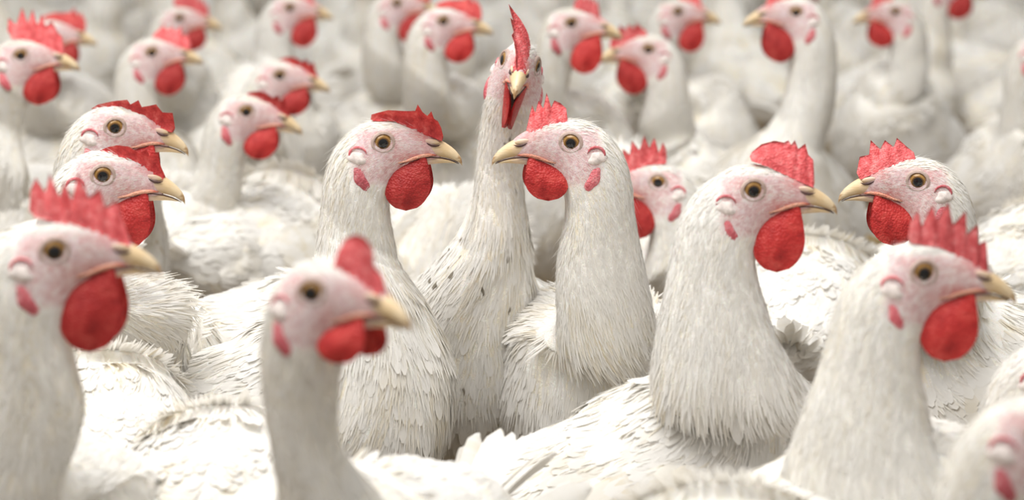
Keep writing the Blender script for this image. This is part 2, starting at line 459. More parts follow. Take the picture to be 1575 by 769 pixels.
COMBS = {
 'flat_spiked': ([(-22, 34), (-20, 42), (7, 50), (32, 49), (50, 51), (55, 62), (61, 49), (68, 43), (75, 51), (78, 39), (84, 35), (88, 24), (90, 10)], [(-18, 32), (15, 32), (38, 22), (60, 12), (88, 2)], 1.25),
 'domed': ([(-5, 45), (-2, 51), (11, 62), (29, 66), (43, 64), (49, 67), (53, 61), (58, 67), (63, 55), (73, 62), (77, 47), (84, 40), (86, 8)], [(-3, 40), (20, 32), (50, 18), (84, 3)], 0.35),
 'big_spiked': ([(-33, 45), (-30, 70), (-24, 84), (-14, 66), (-8, 88), (3, 60), (10, 80), (17, 55), (26, 88), (36, 58), (51, 68), (56, 47), (70, 53), (76, 28), (84, 5)], [(-27, 40), (0, 32), (30, 25), (60, 12), (84, 1)], 0.15),
 'tall_spiked': ([(-34, 50), (-31, 78), (-16, 62), (-3, 100), (9, 66), (20, 96), (29, 62), (38, 86), (47, 60), (60, 70), (73, 45), (82, 38), (86, 8)], [(-24, 34), (0, 33), (40, 22), (84, 2)], 0.12),
 'low_spiked': ([(2, 34), (4, 50), (13, 58), (22, 62), (27, 52), (34, 74), (39, 50), (46, 62), (51, 44), (56, 55), (61, 36), (66, 14), (79, 4)], [(3, 31), (40, 20), (79, 0)], 0.2),
 'leaning': ([(-1, 32), (2, 42), (12, 50), (28, 64), (33, 50), (46, 60), (53, 46), (68, 60), (71, 38), (85, 34), (90, 10)], [(0, 30), (40, 22), (86, 1)], 0.4),
 'notched': ([(-20, 42), (-18, 60), (-10, 74), (-4, 54), (6, 82), (14, 62), (26, 86), (34, 58), (48, 76), (51, 48), (64, 60), (67, 36), (76, 40), (81, 6)], [(-18, 34), (20, 30), (50, 16), (80, 1)], 0.1),
 'floppy': ([(-46, 24), (-34, 33), (-13, 40), (14, 47), (19, 39), (32, 48), (38, 37), (62, 45), (72, 32), (90, 34), (94, 8)], [(-36, 24), (0, 26), (50, 12), (90, 0)], 0.8),
 'thin_flop': ([(-14, 32), (0, 40), (15, 45), (34, 44), (49, 36), (61, 44), (65, 31), (77, 38), (82, 18), (88, 2)], [(-10, 30), (20, 28), (50, 15), (86, -2)], 0.8),
 'rounded': ([(14, 31), (17, 48), (26, 62), (40, 67), (54, 64), (62, 52), (65, 34), (76, 22), (84, 4)], [(14, 29), (40, 20), (60, 12), (82, 0)], 0.1),
 'blade': ([(-2, 36), (0, 58), (5, 84), (12, 60), (20, 92), (27, 62), (38, 74), (44, 54), (58, 46), (72, 30), (86, 2)], [(0, 30), (40, 20), (84, -2)], 0.75),
}
def polysample(P, n):
    P = np.array(P, float); L = np.concatenate([[0], np.cumsum(np.linalg.norm(np.diff(P, axis=0), axis=1))]); L /= L[-1]
    t = np.linspace(0, 1, n); return np.stack([np.interp(t, L, P[:, k]) for k in (0, 1)], 1)
@cached
def m_comb(kind, s):
    top, bot, bend = COMBS[kind]
    T = []                                    # subdivide the top evenly between its corners so the spikes stay sharp
    for a, b in zip(top, top[1:]):
        for k in range(4): T.append((a[0]+(b[0]-a[0])*k/4, a[1]+(b[1]-a[1])*k/4))
    T.append(top[-1]); T = np.array(T)
    n = len(T)
    Bx = polysample(bot, 200)
    # bottom point for each column: same progress in x, monotone
    xs = np.maximum.accumulate(T[:, 0]); xs = (xs-xs[0])/(xs[-1]-xs[0]); Bt = np.stack([np.interp(xs, np.linspace(0, 1, 200), Bx[:, k]) for k in (0, 1)], 1)
    nv = 9; V = []; rnd = random.Random(hash(kind) % 1000 if False else len(kind)*7)
    for side in (1, -1):
        for i in range(n):
            hgt = max(6.0, np.linalg.norm(T[i]-Bt[i]))
            for j in range(nv):
                v = j/(nv-1)
                p = Bt[i]*(1-v)+T[i]*v
                th = (8.5*(1-v)**1.1 + 2.2*(1-0.6*v) + 1.3*math.sin(p[0]*0.9+v*9)*math.sin(v*11+p[0]*.3)*(1-v))*(1 if 0 < i < n-1 else 0.3)*(0.25 if j == nv-1 else 1)
                lat = s*bend*hgt*0.75*v*v + 2.2*math.sin(p[0]*0.16+v*3)*v + 1.0*math.sin(p[0]*0.45)*v
                V.append((p[0]*U, (lat+side*th)*U, p[1]*U))
    G = n*nv; F = []
    for b, fl in ((0, True), (G, False)):
        for i in range(n-1):
            for j in range(nv-1):
                q = (b+i*nv+j, b+(i+1)*nv+j, b+(i+1)*nv+j+1, b+i*nv+j+1)
                F.append(q if not fl else q[::-1])
    rim = [j for j in range(nv)] + [i*nv+nv-1 for i in range(1, n)] + [(n-1)*nv+j for j in range(nv-2, -1, -1)] + [i*nv for i in range(n-2, 0, -1)]
    for a, b in zip(rim, rim[1:]+rim[:1]): F.append((a, b, b+G, a+G))
    return mk('comb', V, F, M['comb' if kind in ('flat_spiked', 'floppy', 'thin_flop') else 'comb_pink'])

# ------------------------------------------------------------------ feathers
def feather_cards(P, T, Nn, length, width, lift, kind, rng, uv):
    """P positions, T pointing direction (unit), Nn normals. kind: 'broad' (12 verts) or 'slim' (6) or 'hair' (3)"""
    B = np.cross(Nn, T); B /= np.maximum(np.linalg.norm(B, axis=1, keepdims=True), 1e-9)
    n = len(P)
    if kind == 'broad':
        rows = [(0, 0.45, 0), (0.4, 1.0, 0.5), (0.78, 0.86, 0.9), (1.0, 0.28, 1.0)]; cols = [(-1, 0), (0, 1), (1, 0)]
    elif kind == 'slim':
        rows = [(0, 0.6, 0), (0.5, 1.0, 0.6), (1.0, 0.15, 1.0)]; cols = [(-1, 0), (1, 0)]
    else:
        rows = [(0, 1.0, 0), (1.0, 0.1, 1.0)]; cols = [(-1, 0), (1, 0)]
    V = []
    L = length[:, None]; W = width[:, None]; H = lift[:, None]
    for t, w, h in rows:
        for c, k in cols:
            V.append(P + T*L*t + B*W*(w*c) + Nn*(H*h*L - 0.03*L*(1-h) + W*0.10*k*w))
    V = np.stack(V, 1)                        # n, k, 3
    k = V.shape[1]; nc = len(cols); q = []
    for i in range(len(rows)-1):
        for j in range(nc-1): q.append((i*nc+j, i*nc+j+1, (i+1)*nc+j+1, (i+1)*nc+j))
    q = np.array(q); F = (np.arange(n)[:, None, None]*k + q[None]).reshape(-1, 4)
    UV = np.repeat(uv, k, axis=0)
    return V.reshape(-1, 3), F, UV, k

def sm(x, a, b):
    t = np.clip((x-a)/(b-a), 0, 1); return t*t*(3-2*t)
def skin_mask(x, z):
    """bare face in head-local units"""
    m = (1-sm(-x, 38, 52))*(1-sm(z, 16, 27))*(1-sm(-z - 0.10*x, 56, 70))
    front = sm(x, 38, 60); m = np.maximum(m, front*(1-sm(-z, 46, 60)))
    m = m*(1-sm(-x, 2, 22)*sm(-z, 60, 72))
    return m
BODY = [(-312, 78, -4, 10, 10), (-288, 66, -8, 42, 40), (-235, 42, -14, 92, 92), (-155, 16, -12, 142, 136), (-60, 0, -4, 172, 166), (35, -4, -16, 186, 180), (112, 12, -46, 176, 170), (168, 46, -82, 142, 146), (202, 100, -96, 92, 118)]

def build_hen_geometry(Hm, Bm, scale_b, neck, waypts, rng, detail, stain, head_yaw, body_yaw, base_scale=1.0):
    """returns ring grid of the whole skin surface (world): body -> neck -> head"""
    Bn = np.array(Bm); Hn = np.array(Hm)
    rings = []
    for (x, z, ax, az, b) in BODY:
        if az > 100: az *= 1.0
        c = Bn[:3, :3] @ (np.array([x, 0, z], float)*U*scale_b) + Bn[:3, 3]
        A = Bn[:3, :3] @ (np.array([ax, 0, az], float)*U*scale_b)
        Bv = Bn[:3, :3] @ (np.array([0, b, 0], float)*U*scale_b)
        rings.append((c, A, Bv, len(rings)*0.105))
    hk = []
    for (c, A, w) in head_keys(neck):
        hk.append((Hn[:3, :3] @ (c*U) + Hn[:3, 3], Hn[:3, :3] @ (A*U), Hn[:3, :3] @ (np.array([0, w, 0])*U), 2.0))
    hk = hk[::-1]
    # neck
    P0 = rings[-1][0]; P3 = hk[0][0]; d = np.linalg.norm(P3-P0)
    t0 = (rings[-1][0]-rings[-2][0]); t0 = t0/np.linalg.norm(t0)*0.5+np.array([0, 0, .6]); t0 /= np.linalg.norm(t0)
    t3 = -(hk[1][0]-hk[0][0]); t3 = t3/np.linalg.norm(t3)*0.3+np.array([0, 0, -1.]); t3 /= np.linalg.norm(t3)
    rb = 112*U*scale_b; rh = 70*neck*U
    cs = []
    if waypts:
        for (px, py, dep, hw) in waypts: cs.append((np.array(at(px, py, dep)), hw*U))
    else:
        P1 = P0+t0*d*0.38; P2 = P3+t3*d*0.36
        for t in (0.25, 0.5, 0.75):
            c = (1-t)**3*P0+3*(1-t)**2*t*P1+3*(1-t)*t*t*P2+t**3*P3
            cs.append((c, rb*(1-t)**1.6+rh*(1-(1-t)**1.6)))
    if waypts:
        cs = [q for q in cs if np.linalg.norm(q[0]-P3) > 85*U and np.linalg.norm(q[0]-P0) > 75*U]
        if not cs:
            P1 = P0+t0*d*0.38; P2 = P3+t3*d*0.36; t = .5
            cs = [((1-t)**3*P0+3*(1-t)**2*t*P1+3*(1-t)*t*t*P2+t**3*P3, 0.5*(rb+rh))]
    pts = [P0]+[c for c, _ in cs]+[P3]; nk = []
    dy = (head_yaw-body_yaw+math.pi) % (2*math.pi)-math.pi
    for i, (c, r) in enumerate(cs):
        T = pts[i+2]-pts[i]; T /= np.linalg.norm(T)
        t = min(1, 1.4*(i+1)/(len(cs)+1)); t = t*t*(3-2*t)
        yw = body_yaw+dy*t
        Lt = np.array([-math.sin(yw), math.cos(yw), 0]); hd = np.array([math.cos(yw), math.sin(yw), 0])
        A = np.cross(Lt, T); A /= np.linalg.norm(A)
        if np.dot(A, hd) > 0: A = -A
        hA = hk[0][1]/np.linalg.norm(hk[0][1]); bA = rings[-1][1]/np.linalg.norm(rings[-1][1])
        dh = np.linalg.norm(c-P3)/U; db = np.linalg.norm(c-P0)/U
        wh = 0.85*max(0, 1-dh/190); wb = 0.85*max(0, 1-db/190)
        A = A*(1-max(wh, wb)) + hA*wh + bA*wb*(1-wh); A /= np.linalg.norm(A)
        if waypts and DEBUG: print('WAY', NHEN, i, round(dh), round(db))
        Lp = np.cross(T, A); Lp /= np.linalg.norm(Lp)
        if np.dot(Lp, Lt) < 0: Lp = -Lp
        nk.append((c, A*r, Lp*r*0.9, 1.0))
    K = [np.concatenate([c, A, B, [k]]) for c, A, B, k in rings+nk+hk]
    R = catmull_spaced(K, detail)
    G = np.stack([ring_pts(r[:3], r[3:6], r[6:9], 0) for r in R])   # rings, NT, 3
    return G, R[:, 9]

def tag(o, label=None, cat=None, group=None, kind=None):
    if label: o['label'] = label
    if cat: o['category'] = cat
    if group: o['group'] = group
    if kind: o['kind'] = kind
    return o

# wing, tail feather, legs: shared meshes in body-local metres
def wing_surface():
    K = []
    return K
@cached
def m_wing(s):
    rng = np.random.default_rng(11); nu, nv = 22, 14; V = []
    def surf(u, v):
        x = 118 - 330*u
        hh = (78*math.sin(min(1, u*2.2+0.25)*math.pi/2))*(1-0.72*max(0, (u-0.45)/0.55)**1.5)
        zc = 28 + 26*u
        z = zc + v*hh
        bw = np.interp(-x, [-118, -40, 60, 155, 235, 300], [168, 180, 166, 136, 94, 40])
        zz = (z)/185.0
        y = bw*math.sqrt(max(0.05, 1-zz*zz)) + 13*(1-v*v)**0.5 * math.sin(min(1, u*3+.15)*math.pi/2) - 3
        y = max(y, 34)
        return np.array([x, y, z])
    for i in range(nu+1):
        for j in range(nv+1): V.append(surf(i/nu, j/nv*2-1))
    V = np.array(V); V[:, 1] *= s
    Fq = np.array([(i*(nv+1)+j, (i+1)*(nv+1)+j, (i+1)*(nv+1)+j+1, i*(nv+1)+j+1) for i in range(nu) for j in range(nv)])
    if s > 0: Fq = Fq[:, ::-1]
    P = []; T = []; Nn = []; L = []; W = []
    for r in range(15):
        u = 0.02+r/15*0.93
        for q in range(12):
            v = -0.95+1.9*(q+0.5*(r % 2))/12 + rng.normal(0, .02)
            uu = u+rng.normal(0, .012)
            if abs(v) > 1: continue
            a = surf(uu, v); b = surf(min(1.0, uu+.03), v); c = surf(uu, min(1, v+.05))
            t = b-a; t /= np.linalg.norm(t); w = c-a
            n_ = np.cross(w, t) if np.cross(w, t)[1] > 0 else np.cross(t, w)
            n_ /= max(1e-6, np.linalg.norm(n_))
            t = t+np.array([0, 0.0, -0.12+rng.normal(0, .06)]); t /= np.linalg.norm(t)
            P.append(a); T.append(t); Nn.append(n_); L.append(46+38*u); W.append(12+7*u)
    P = np.array(P); T = np.array(T); Nn = np.array(Nn)
    P[:, 1] *= s; T[:, 1] *= s; Nn[:, 1] *= s
    fv, ff, fu, k = feather_cards(P, T, Nn, np.array(L), np.array(W), np.full(len(P), 0.02), 'broad', rng, P[:, [0, 2]]*0.004)
    VV = np.concatenate([V, fv])*U
    me = fast_mesh('wing', VV, [Fq, ff+len(V)], M['plume'])
    gn = V*np.array([0.25, 1, 1.0]); gn[:, 1] *= 1.0; gn /= np.linalg.norm(gn, axis=1, keepdims=True)
    vattr(me, 'sn', np.concatenate([gn, np.repeat(Nn, k, axis=0)]))
    uvs(me, np.concatenate([V[:, [0, 2]]*0.004, fu])); attr(me, 'tint', np.concatenate([np.zeros(len(V)), np.repeat(rng.uniform(0, .9, len(P)), k)]))
    return me
@cached
def m_quill():
    """one large feather, along -x, 150 units long, with a midrib and a cupped vane"""
    V = []; n = 9
    for i in range(n):
        t = i/(n-1); w = 15*math.sin(min(1, t*1.8+0.12)*math.pi/2)*(1 if t < .75 else math.sqrt(max(0.02, 1-((t-.75)/.26)**2)))
        for j, c in enumerate((-1, -.5, 0, .5, 1)):
            V.append((-150*t*U, c*w*U, (4*(1-c*c) + 6*math.sin(t*2.4) + (1.2 if c == 0 else 0))*U))
    F = grid_faces(n, 5, False)
    me = mk('flight_feather', V, F, M['plume']); uvs(me, np.array([(v[0]*9, v[1]*9) for v in V])); attr(me, 'tint', np.full(len(V), .5)); vattr(me, 'sn', np.tile([0., 0., 1.], (len(V), 1))); return me
@cached
def m_leg():
    """thigh stump, scaly shank, three front toes and one back toe; top at z = 1 (scaled per hen)"""
    V = []; F = []
    def add(path, rad, n=10):
        v, f = tube(path, rad, n); o = len(V); V.extend(v); F.extend([tuple(i+o for i in q) for q in f])
    add([(0, 0, 0.16), (0.004, 0, 0.10), (0.004, 0, 0.06), (0, 0, 0.016), (0.002, 0, 0.007)], [0.017, 0.0095, 0.0075, 0.007, 0.006])
    for a in (-28, 2, 32):
        c, s = math.cos(math.radians(a)), math.sin(math.radians(a))
        add([(0, 0, .009), (0.018*c, 0.018*s, .0075), (0.036*c, 0.036*s, .006), (0.050*c, 0.050*s, .0045), (0.057*c, 0.057*s, .0015)], [0.006, 0.005, 0.0045, 0.0035, 0.0012], 8)
    add([(0, 0, .009), (-0.014, 0.004, .006), (-0.024, 0.006, .0045), (-0.029, 0.007, .0015)], [0.005, 0.004, 0.003, 0.001], 8)
    return mk('leg', V, F, M['leg'])

def child(name, me, root, mw, rootinv, parent=None, kind=None):
    o = bpy.data.objects.new(name, me); C.objects.link(o)
    o.parent = root; o.matrix_local = rootinv @ mw
    if kind: o['kind'] = kind
    return o

NHEN = 0
DEBUG = False
BODIES = []                                  # (x, y) of every hen, to keep the far flock clear of them
def hen(label, eye, depth, yaw=0, pitch=0, roll=0, body=None, neck=1.0, comb='flat_spiked', cs=1, wat=1.0, spread=1.0,
        way=None, bs=1.0, detail=4, feathers=1.0, dirty=False, stain=0.25, group=None, hscale=1.0, zb=0.268, tail=True, headless=False, zoff=0):
    """eye: pixel of the middle between the eyes; yaw 0 faces picture right, 180 left, -90 the camera, 90 away.
    body: (px, py, depth, yaw, pitch) of the trunk's centre"""
    global NHEN; NHEN += 1
    rng = np.random.default_rng(100+NHEN); rnd = random.Random(NHEN)
    hy = math.radians(yaw)
    E = at(eye[0], eye[1], depth)
    Hm = Matrix.Translation(E) @ Matrix.Rotation(hy, 4, 'Z') @ Matrix.Rotation(math.radians(-pitch), 4, 'Y') @ Matrix.Rotation(math.radians(roll), 4, 'X') @ Matrix.Scale(hscale, 4)
    if body is None: body = (None, None, None, yaw, 18)
    by = math.radians(body[3]); bp = math.radians(body[4])
    if body[0] is None:
        hd = Vector((math.cos(by), math.sin(by), 0)); Bc = E - hd*0.10; Bc.z = 0.27
    else:
        Bc = at(body[0], body[1], body[2]); Bc.z = zb
    Bm = Matrix.Translation(Bc) @ Matrix.Rotation(by, 4, 'Z') @ Matrix.Rotation(-bp, 4, 'Y')
    BODIES.append((Bc.x, Bc.y))
    root = bpy.data.objects.new('hen', None); C.objects.link(root); root.empty_display_size = 0.05
    root.location = (Bc.x, Bc.y, 0); root.rotation_euler = (0, 0, by)
    RM = Matrix.Translation((Bc.x, Bc.y, 0)) @ Matrix.Rotation(by, 4, 'Z'); RI = RM.inverted()
    tag(root, label, 'chicken', group)
    G, kk = build_hen_geometry(Hm, Bm, bs, neck*hscale, way, rng, detail, stain, hy, by)
    nr = len(G)
    # low-frequency lumpiness on body and neck
    W = G.reshape(-1, 3)
    hi = np.array(Hm.inverted()); HL = (W @ hi[:3, :3].T + hi[:3, 3])/U      # head-local units
    kv = np.repeat(kk, NT)
    isk = np.where(kv > 1.2, skin_mask(HL[:, 0], HL[:, 2]), 0.0)*(np.abs(HL[:, 1]) > -1)
    red = np.where(kv > 1.5, np.exp(-((HL[:, 0]-44)/26)**2-((HL[:, 2]+24)/11)**2)*0.9 + np.exp(-((HL[:, 0]-62)/20)**2-((HL[:, 2]-12)/12)**2)*0.75 + np.exp(-((HL[:, 0]+14)/18)**2-((HL[:, 2]-12)/7)**2)*0.4 + np.exp(-((HL[:, 0]-34)/18)**2-((HL[:, 2]+44)/14)**2)*0.6, 0)
    cen = G.mean(axis=1, keepdims=True)
    nrm = G-cen; nrm /= np.maximum(np.linalg.norm(nrm, axis=2, keepdims=True), 1e-9)
    ph = rng.uniform(0, 6.28, 6); th = TH[None, :]; si = np.arange(nr)[:, None]/detail
    lump = (np.sin(3*th+ph[0]+si*0.6)*np.sin(si*1.1+ph[1])*5 + np.sin(5*th+ph[2]-si*0.4)*np.sin(si*1.9+ph[3])*3.0 + np.sin(9*th+ph[4])*np.sin(si*2.7+ph[5])*1.6)*U
    amp = np.where(kk < 1.0, 1.0, np.clip((1.9-kk)/0.9, 0, 1)*0.55)[:, None]
    G2 = G + nrm*(lump*amp)[..., None]
    # caps
    tailc = G2[0].mean(axis=0); headc = G2[-1].mean(axis=0)
    V = np.concatenate([G2.reshape(-1, 3), [tailc], [headc]])
    F = np.array(grid_faces(nr, NT)); j = np.arange(NT); nv = nr*NT
    F3 = np.concatenate([np.stack([(j+1) % NT, j, np.full(NT, nv)], 1), np.stack([(nr-1)*NT+j, (nr-1)*NT+(j+1) % NT, np.full(NT, nv+1)], 1)])
    ri = np.array(RI); loc = lambda X: X @ ri[:3, :3].T + ri[:3, 3]
    me = fast_mesh('body', loc(V), [F[:, ::-1], F3], M['body'])
    arc = np.concatenate([[0], np.cumsum(np.linalg.norm(np.diff(cen[:, 0], axis=0), axis=1))])/U
    UVg = np.stack([np.repeat((TH/(2*math.pi)*4)[None], nr, 0), np.repeat((arc/400)[:, None], NT, 1)], 2).reshape(-1, 2)
    # keep the pattern continuous round the body: triangle wave
    UVg[:, 0] = np.abs(2-UVg[:, 0])
    uvs(me, np.concatenate([UVg, UVg[:1], UVg[-1:]]))
    pad = lambda a: np.concatenate([a, [0, a[-1] if len(a) else 0]])
    attr(me, 'skin', pad(isk)); attr(me, 'red', pad(red)); attr(me, 'tint', np.zeros(nv+2))
    lowz = (V[:, 2] < 10)*0
    zrel = (Bc.z - V[:, 2])/(0.1)
    st = np.clip((zrel+0.1)*stain*1.6, 0, 1)
    attr(me, 'stain', st)
    bo = child('body', me, root, RM, RI)
    # plumage
    Q = G2; d1 = Q[1:, :]-Q[:-1, :]; d2 = np.roll(Q, -1, axis=1)-Q
    ar = np.linalg.norm(np.cross(d1, d2[:-1]), axis=2)
    def scatter(n, weight):
        w = (ar*weight).ravel(); s_ = w.sum()
        if s_ <= 0 or n < 1: return None
        idx = rng.choice(len(w), n, p=w/s_); ii, jj = idx//NT, idx % NT
        a, b = rng.random(n)[:, None], rng.random(n)[:, None]; j2 = (jj+1) % NT
        p = (Q[ii, jj]*(1-a)+Q[ii+1, jj]*a)*(1-b)+(Q[ii, j2]*(1-a)+Q[ii+1, j2]*a)*b
        t = -(Q[ii+1, jj]-Q[ii, jj])*(1-b)-(Q[ii+1, j2]-Q[ii, j2])*b
        t /= np.maximum(np.linalg.norm(t, axis=1, keepdims=True), 1e-9)
        n_ = np.cross(Q[ii, j2]-Q[ii, jj], t); n_ /= np.maximum(np.linalg.norm(n_, axis=1, keepdims=True), 1e-9)
        out = p-cen[ii, 0]; n_ *= np.sign((n_*out).sum(1, keepdims=True))
        uv = UVg.reshape(nr, NT, 2)[ii, jj] + np.stack([np.zeros(n), a[:, 0]*0.02], 1)
        return p, t, n_, uv, kk[ii]*(1-a[:, 0])+kk[ii+1]*a[:, 0]
    VV, FF, UU, TT, SS, NN = [], [], [], [], [], []; off = 0
    skq = isk.reshape(nr, NT)[:-1]
    kq = kk[:-1][:, None]*np.ones((1, NT))
    def clump(p, t, n_, f, amt):
        b = np.cross(n_, t); s_ = np.sin(p[:, :1]*f+ph[0]*3)+np.sin(p[:, 1:2]*f*1.3+ph[1]*3)+np.sin(p[:, 2:3]*f*0.8+ph[2]*3)
        t = t+b*(s_*amt*0.4+rng.normal(0, amt*0.5, (len(p), 1))); return t/np.linalg.norm(t, axis=1, keepdims=True)
    def emit(sel, n, lenf, widf, liftf, kind, amt, tint):
        nonlocal off
        r = scatter(int(n*feathers), sel)
        if r is None: return
        p, t, n_, uv, k = r
        t = clump(p, t, n_, 130, amt); m = len(p)
        L = lenf(k)*U*rng.uniform(.75, 1.25, m); Wd = widf(k)*U*rng.uniform(.8, 1.2, m); H = liftf(k)*rng.uniform(.3, 1.7, m)
        v, f, u_, kc = feather_cards(p, t, n_, L, Wd, H, kind, rng, uv)
        NN.append(np.repeat(n_, kc, axis=0)); VV.append(v); FF.append(f+off); UU.append(u_); off += len(v)
        TT.append(np.repeat(rng.uniform(tint[0], tint[1], m), kc)); SS.append(np.clip(((Bc.z-v[:, 2])/.1+.1)*stain*1.6, 0, 1))
    notskin = (1-skq)**2
    wb_ = 1-sm(kq, .5, 1.1); wn_ = sm(kq, .35, 1.0)*(1-sm(kq, 1.6, 1.9))
    emit(wb_*notskin, 1900, lambda k: 48-12*k, lambda k: 10-3*k, lambda k: 0.016+0*k, 'broad', 0.14, (.45, 1))
    emit((1-sm(kq, .7, 1.3))*notskin, 4200, lambda k: 34+0*k, lambda k: 1.9+0*k, lambda k: 0.045+0*k, 'slim', 0.25, (.1, 1))
    emit(wn_*notskin, 5600, lambda k: 40-8*np.clip(k-1, 0, 1), lambda k: 1.9-0.4*np.clip(k-1, 0, 1), lambda k: 0.03+0*k, 'slim', 0.13, (0, 1))
    emit((kq > 1.4)*notskin, 3400, lambda k: 20-7*np.clip(k-1.5, 0, .5)*2, lambda k: 1.3+0*k, lambda k: 0.07+0*k, 'slim', 0.18, (.1, 1))
    emit((kq > 0.9)*notskin, 1500, lambda k: 24+0*k, lambda k: 0.4+0*k, lambda k: 0.22+0*k, 'hair', 0.4, (.4, 1))
    emit((kq <= 0.9)*notskin, 1400, lambda k: 30+0*k, lambda k: 0.6+0*k, lambda k: 0.16+0*k, 'hair', 0.5, (.4, 1))
    emit((kq > 1.9)*skq*(HL[:, 0].reshape(nr, NT)[:-1] < 60), 1300, lambda k: 9+0*k, lambda k: 0.35+0*k, lambda k: 0.12+0*k, 'hair', 0.35, (.5, 1))
    pv = loc(np.concatenate(VV)); pm = fast_mesh('plumage', pv, [np.concatenate(FF)], M['plume_dirty' if dirty else 'plume'])
    uvs(pm, np.concatenate(UU)); attr(pm, 'tint', np.concatenate(TT)); attr(pm, 'stain', np.concatenate(SS)); vattr(pm, 'sn', np.concatenate(NN) @ ri[:3, :3].T)
    child('plumage', pm, root, RM, RI, kind='stuff')
    # head parts
    I = Hm
    child('comb', m_comb(comb, cs), root, I, RI)
    ub = child('upper_beak', m_upper_beak(), root, I, RI)
    lb = child('lower_beak', m_lower_beak(), root, I, RI)
    for s in (1, -1):
        e = child('eye', m_eye(s), root, I, RI)
        child('eyelid', m_lid(s), root, I, RI)
        child('wattle', m_wattle(s, wat, spread), root, I, RI)
        child('gape', m_gape(s), root, I, RI)
        child('mouth_line', m_mouth_line(s), root, I, RI)
        child('nostril_flap', m_nostril(s), root, I, RI); child('nostril', m_slit(s), root, I, RI)
        child('ear_tuft', m_tuft(s), root, I, RI); child('ear_fold', m_fold(s), root, I, RI)
        child('earlobe', m_lobe(s), root, I, RI)
    Bs = Bm @ Matrix.Scale(bs, 4)
    for s in (1, -1):
        w = child('wing', m_wing(s), root, Bs, RI)
        for q in range(5):
            fm = Matrix.Translation(Vector((-150+4*q, s*(128-7*abs(q-1)), -8+26*q))*U) @ Matrix.Rotation(math.radians(-s*24), 4, 'Z') @ Matrix.Rotation(math.radians(-6+5*q), 4, 'Y') @ Matrix.Rotation(math.radians(-s*62), 4, 'X')
            f = bpy.data.objects.new('flight_feather', m_quill()); C.objects.link(f); f.parent = w
            f.matrix_local = fm
    if tail:
        for q in range(9):
            a = (q-4)/4
            fm = Matrix.Translation(Vector((-262, a*26, 92-8*abs(a)))*U) @ Matrix.Rotation(math.radians(-a*20), 4, 'Z') @ Matrix.Rotation(math.radians(34+rnd.uniform(-4, 4)-8*abs(a)), 4, 'Y') @ Matrix.Rotation(math.radians(a*50), 4, 'X')
            child('tail_feather', m_quill(), root, Bs @ fm, RI)
    for s in (1, -1):
        lm = Matrix.Translation((-0.015, s*0.042, 0)) @ Matrix.Rotation(s*0.15, 4, 'Z')
        o = child('leg', m_leg(), root, RM @ lm, RI)
        o.scale = (1, 1, max(0.5, (Bc.z-0.05)/0.16))
    return root

def copy_tree(o, parent=None):
    c = o.copy(); C.objects.link(c)
    if parent: c.parent = parent
    for ch in o.children: copy_tree(ch, c)
    return c

# ------------------------------------------------------------------ ground
gv = []; gn = 60
rg = random.Random(5)
for i in range(gn+1):
    for j in range(gn+1): gv.append((-8+16*i/gn, -1+15*j/gn, rg.uniform(-.004, 0)))
ground = link(bpy.data.objects.new('ground', mk('ground', gv, grid_faces(gn+1, gn+1, False), M['litter']))); tag(ground, kind='structure')

rs = np.random.default_rng(8); ns = 2600
Ps = np.stack([rs.uniform(-1.3, 1.3, ns), rs.uniform(1.2, 5.0, ns), rs.uniform(0.0, .004, ns)], 1)
an = rs.uniform(0, 6.28, ns); Ts = np.stack([np.cos(an), np.sin(an), rs.uniform(-.1, .25, ns)], 1); Ts /= np.linalg.norm(Ts, axis=1, keepdims=True)
Ns = np.tile([0., 0., 1.], (ns, 1)); sv, sf, su, _k = feather_cards(Ps, Ts, Ns, rs.uniform(.008, .026, ns), rs.uniform(.001, .0035, ns), np.full(ns, .05), 'broad', rs, Ps[:, :2])
shav = link(bpy.data.objects.new('wood_shavings', fast_mesh('wood_shavings', sv, [sf], M['shaving'])))
tag(shav, 'pale wood shavings scattered on the barn floor under the flock', 'litter', kind='stuff')

# HENS
hen('sharp hen at left of centre facing right, flat red comb with front spikes', (593, 217), 2.0, yaw=-4, body=(430, 690, 2.04, -8, 22), comb='flat_spiked', cs=-1, wat=0.95,
    way=[(562, 520, 2.02, 84), (552, 435, 2.01, 69)])
hen('tall hen in the middle looking straight at the camera, narrow upright comb', (800, 98), 2.06, yaw=-91, zb=0.275, pitch=-4, roll=-12, body=(748, 560, 2.22, -98, 20), neck=0.75, comb='blade', cs=-1, wat=0.9, spread=-0.5,
    way=[(764, 355, 2.10, 60)], dirty=True, stain=0.5)
hen('sharp hen right of the tall middle one facing left, low spiked comb', (875, 217), 1.99, yaw=184, body=(932, 590, 2.16, -104, 24), comb='low_spiked', cs=-1, wat=0.75,
    way=[(930, 515, 2.03, 84), (936, 430, 2.01, 68)])
hen('large hen right of centre facing right with a domed pink comb', (1158, 290), 1.82, yaw=-3, zb=0.25, body=(1000, 755, 1.90, 12, 20), neck=1.2, comb='domed', cs=1, wat=1.08,
    way=[(1112, 575, 1.84, 102), (1100, 490, 1.82, 84)])
hen('sharp hen at right facing left, amber eye, tattered leaning comb', (1407, 276), 2.02, yaw=180, body=(1570, 570, 2.12, 160, 16), comb='leaning', cs=-1, wat=0.9)
hen('hen at lower right facing right, spiky comb before the left-facing hen', (1418, 415), 1.60, yaw=-3, pitch=-3, body=(1290, 890, 1.66, 10, 24), neck=1.15, comb='notched', cs=1, wat=1.0,
    way=[(1335, 735, 1.62, 110), (1330, 650, 1.61, 92)])
hen('blurred hen at the lower left edge facing right with big red wattle', (92, 382), 1.52, yaw=-2, pitch=2, body=(-90, 930, 1.62, 20, 24), comb='big_spiked', cs=1, wat=1.15,
    way=[(5, 740, 1.54, 76), (6, 630, 1.53, 68)])
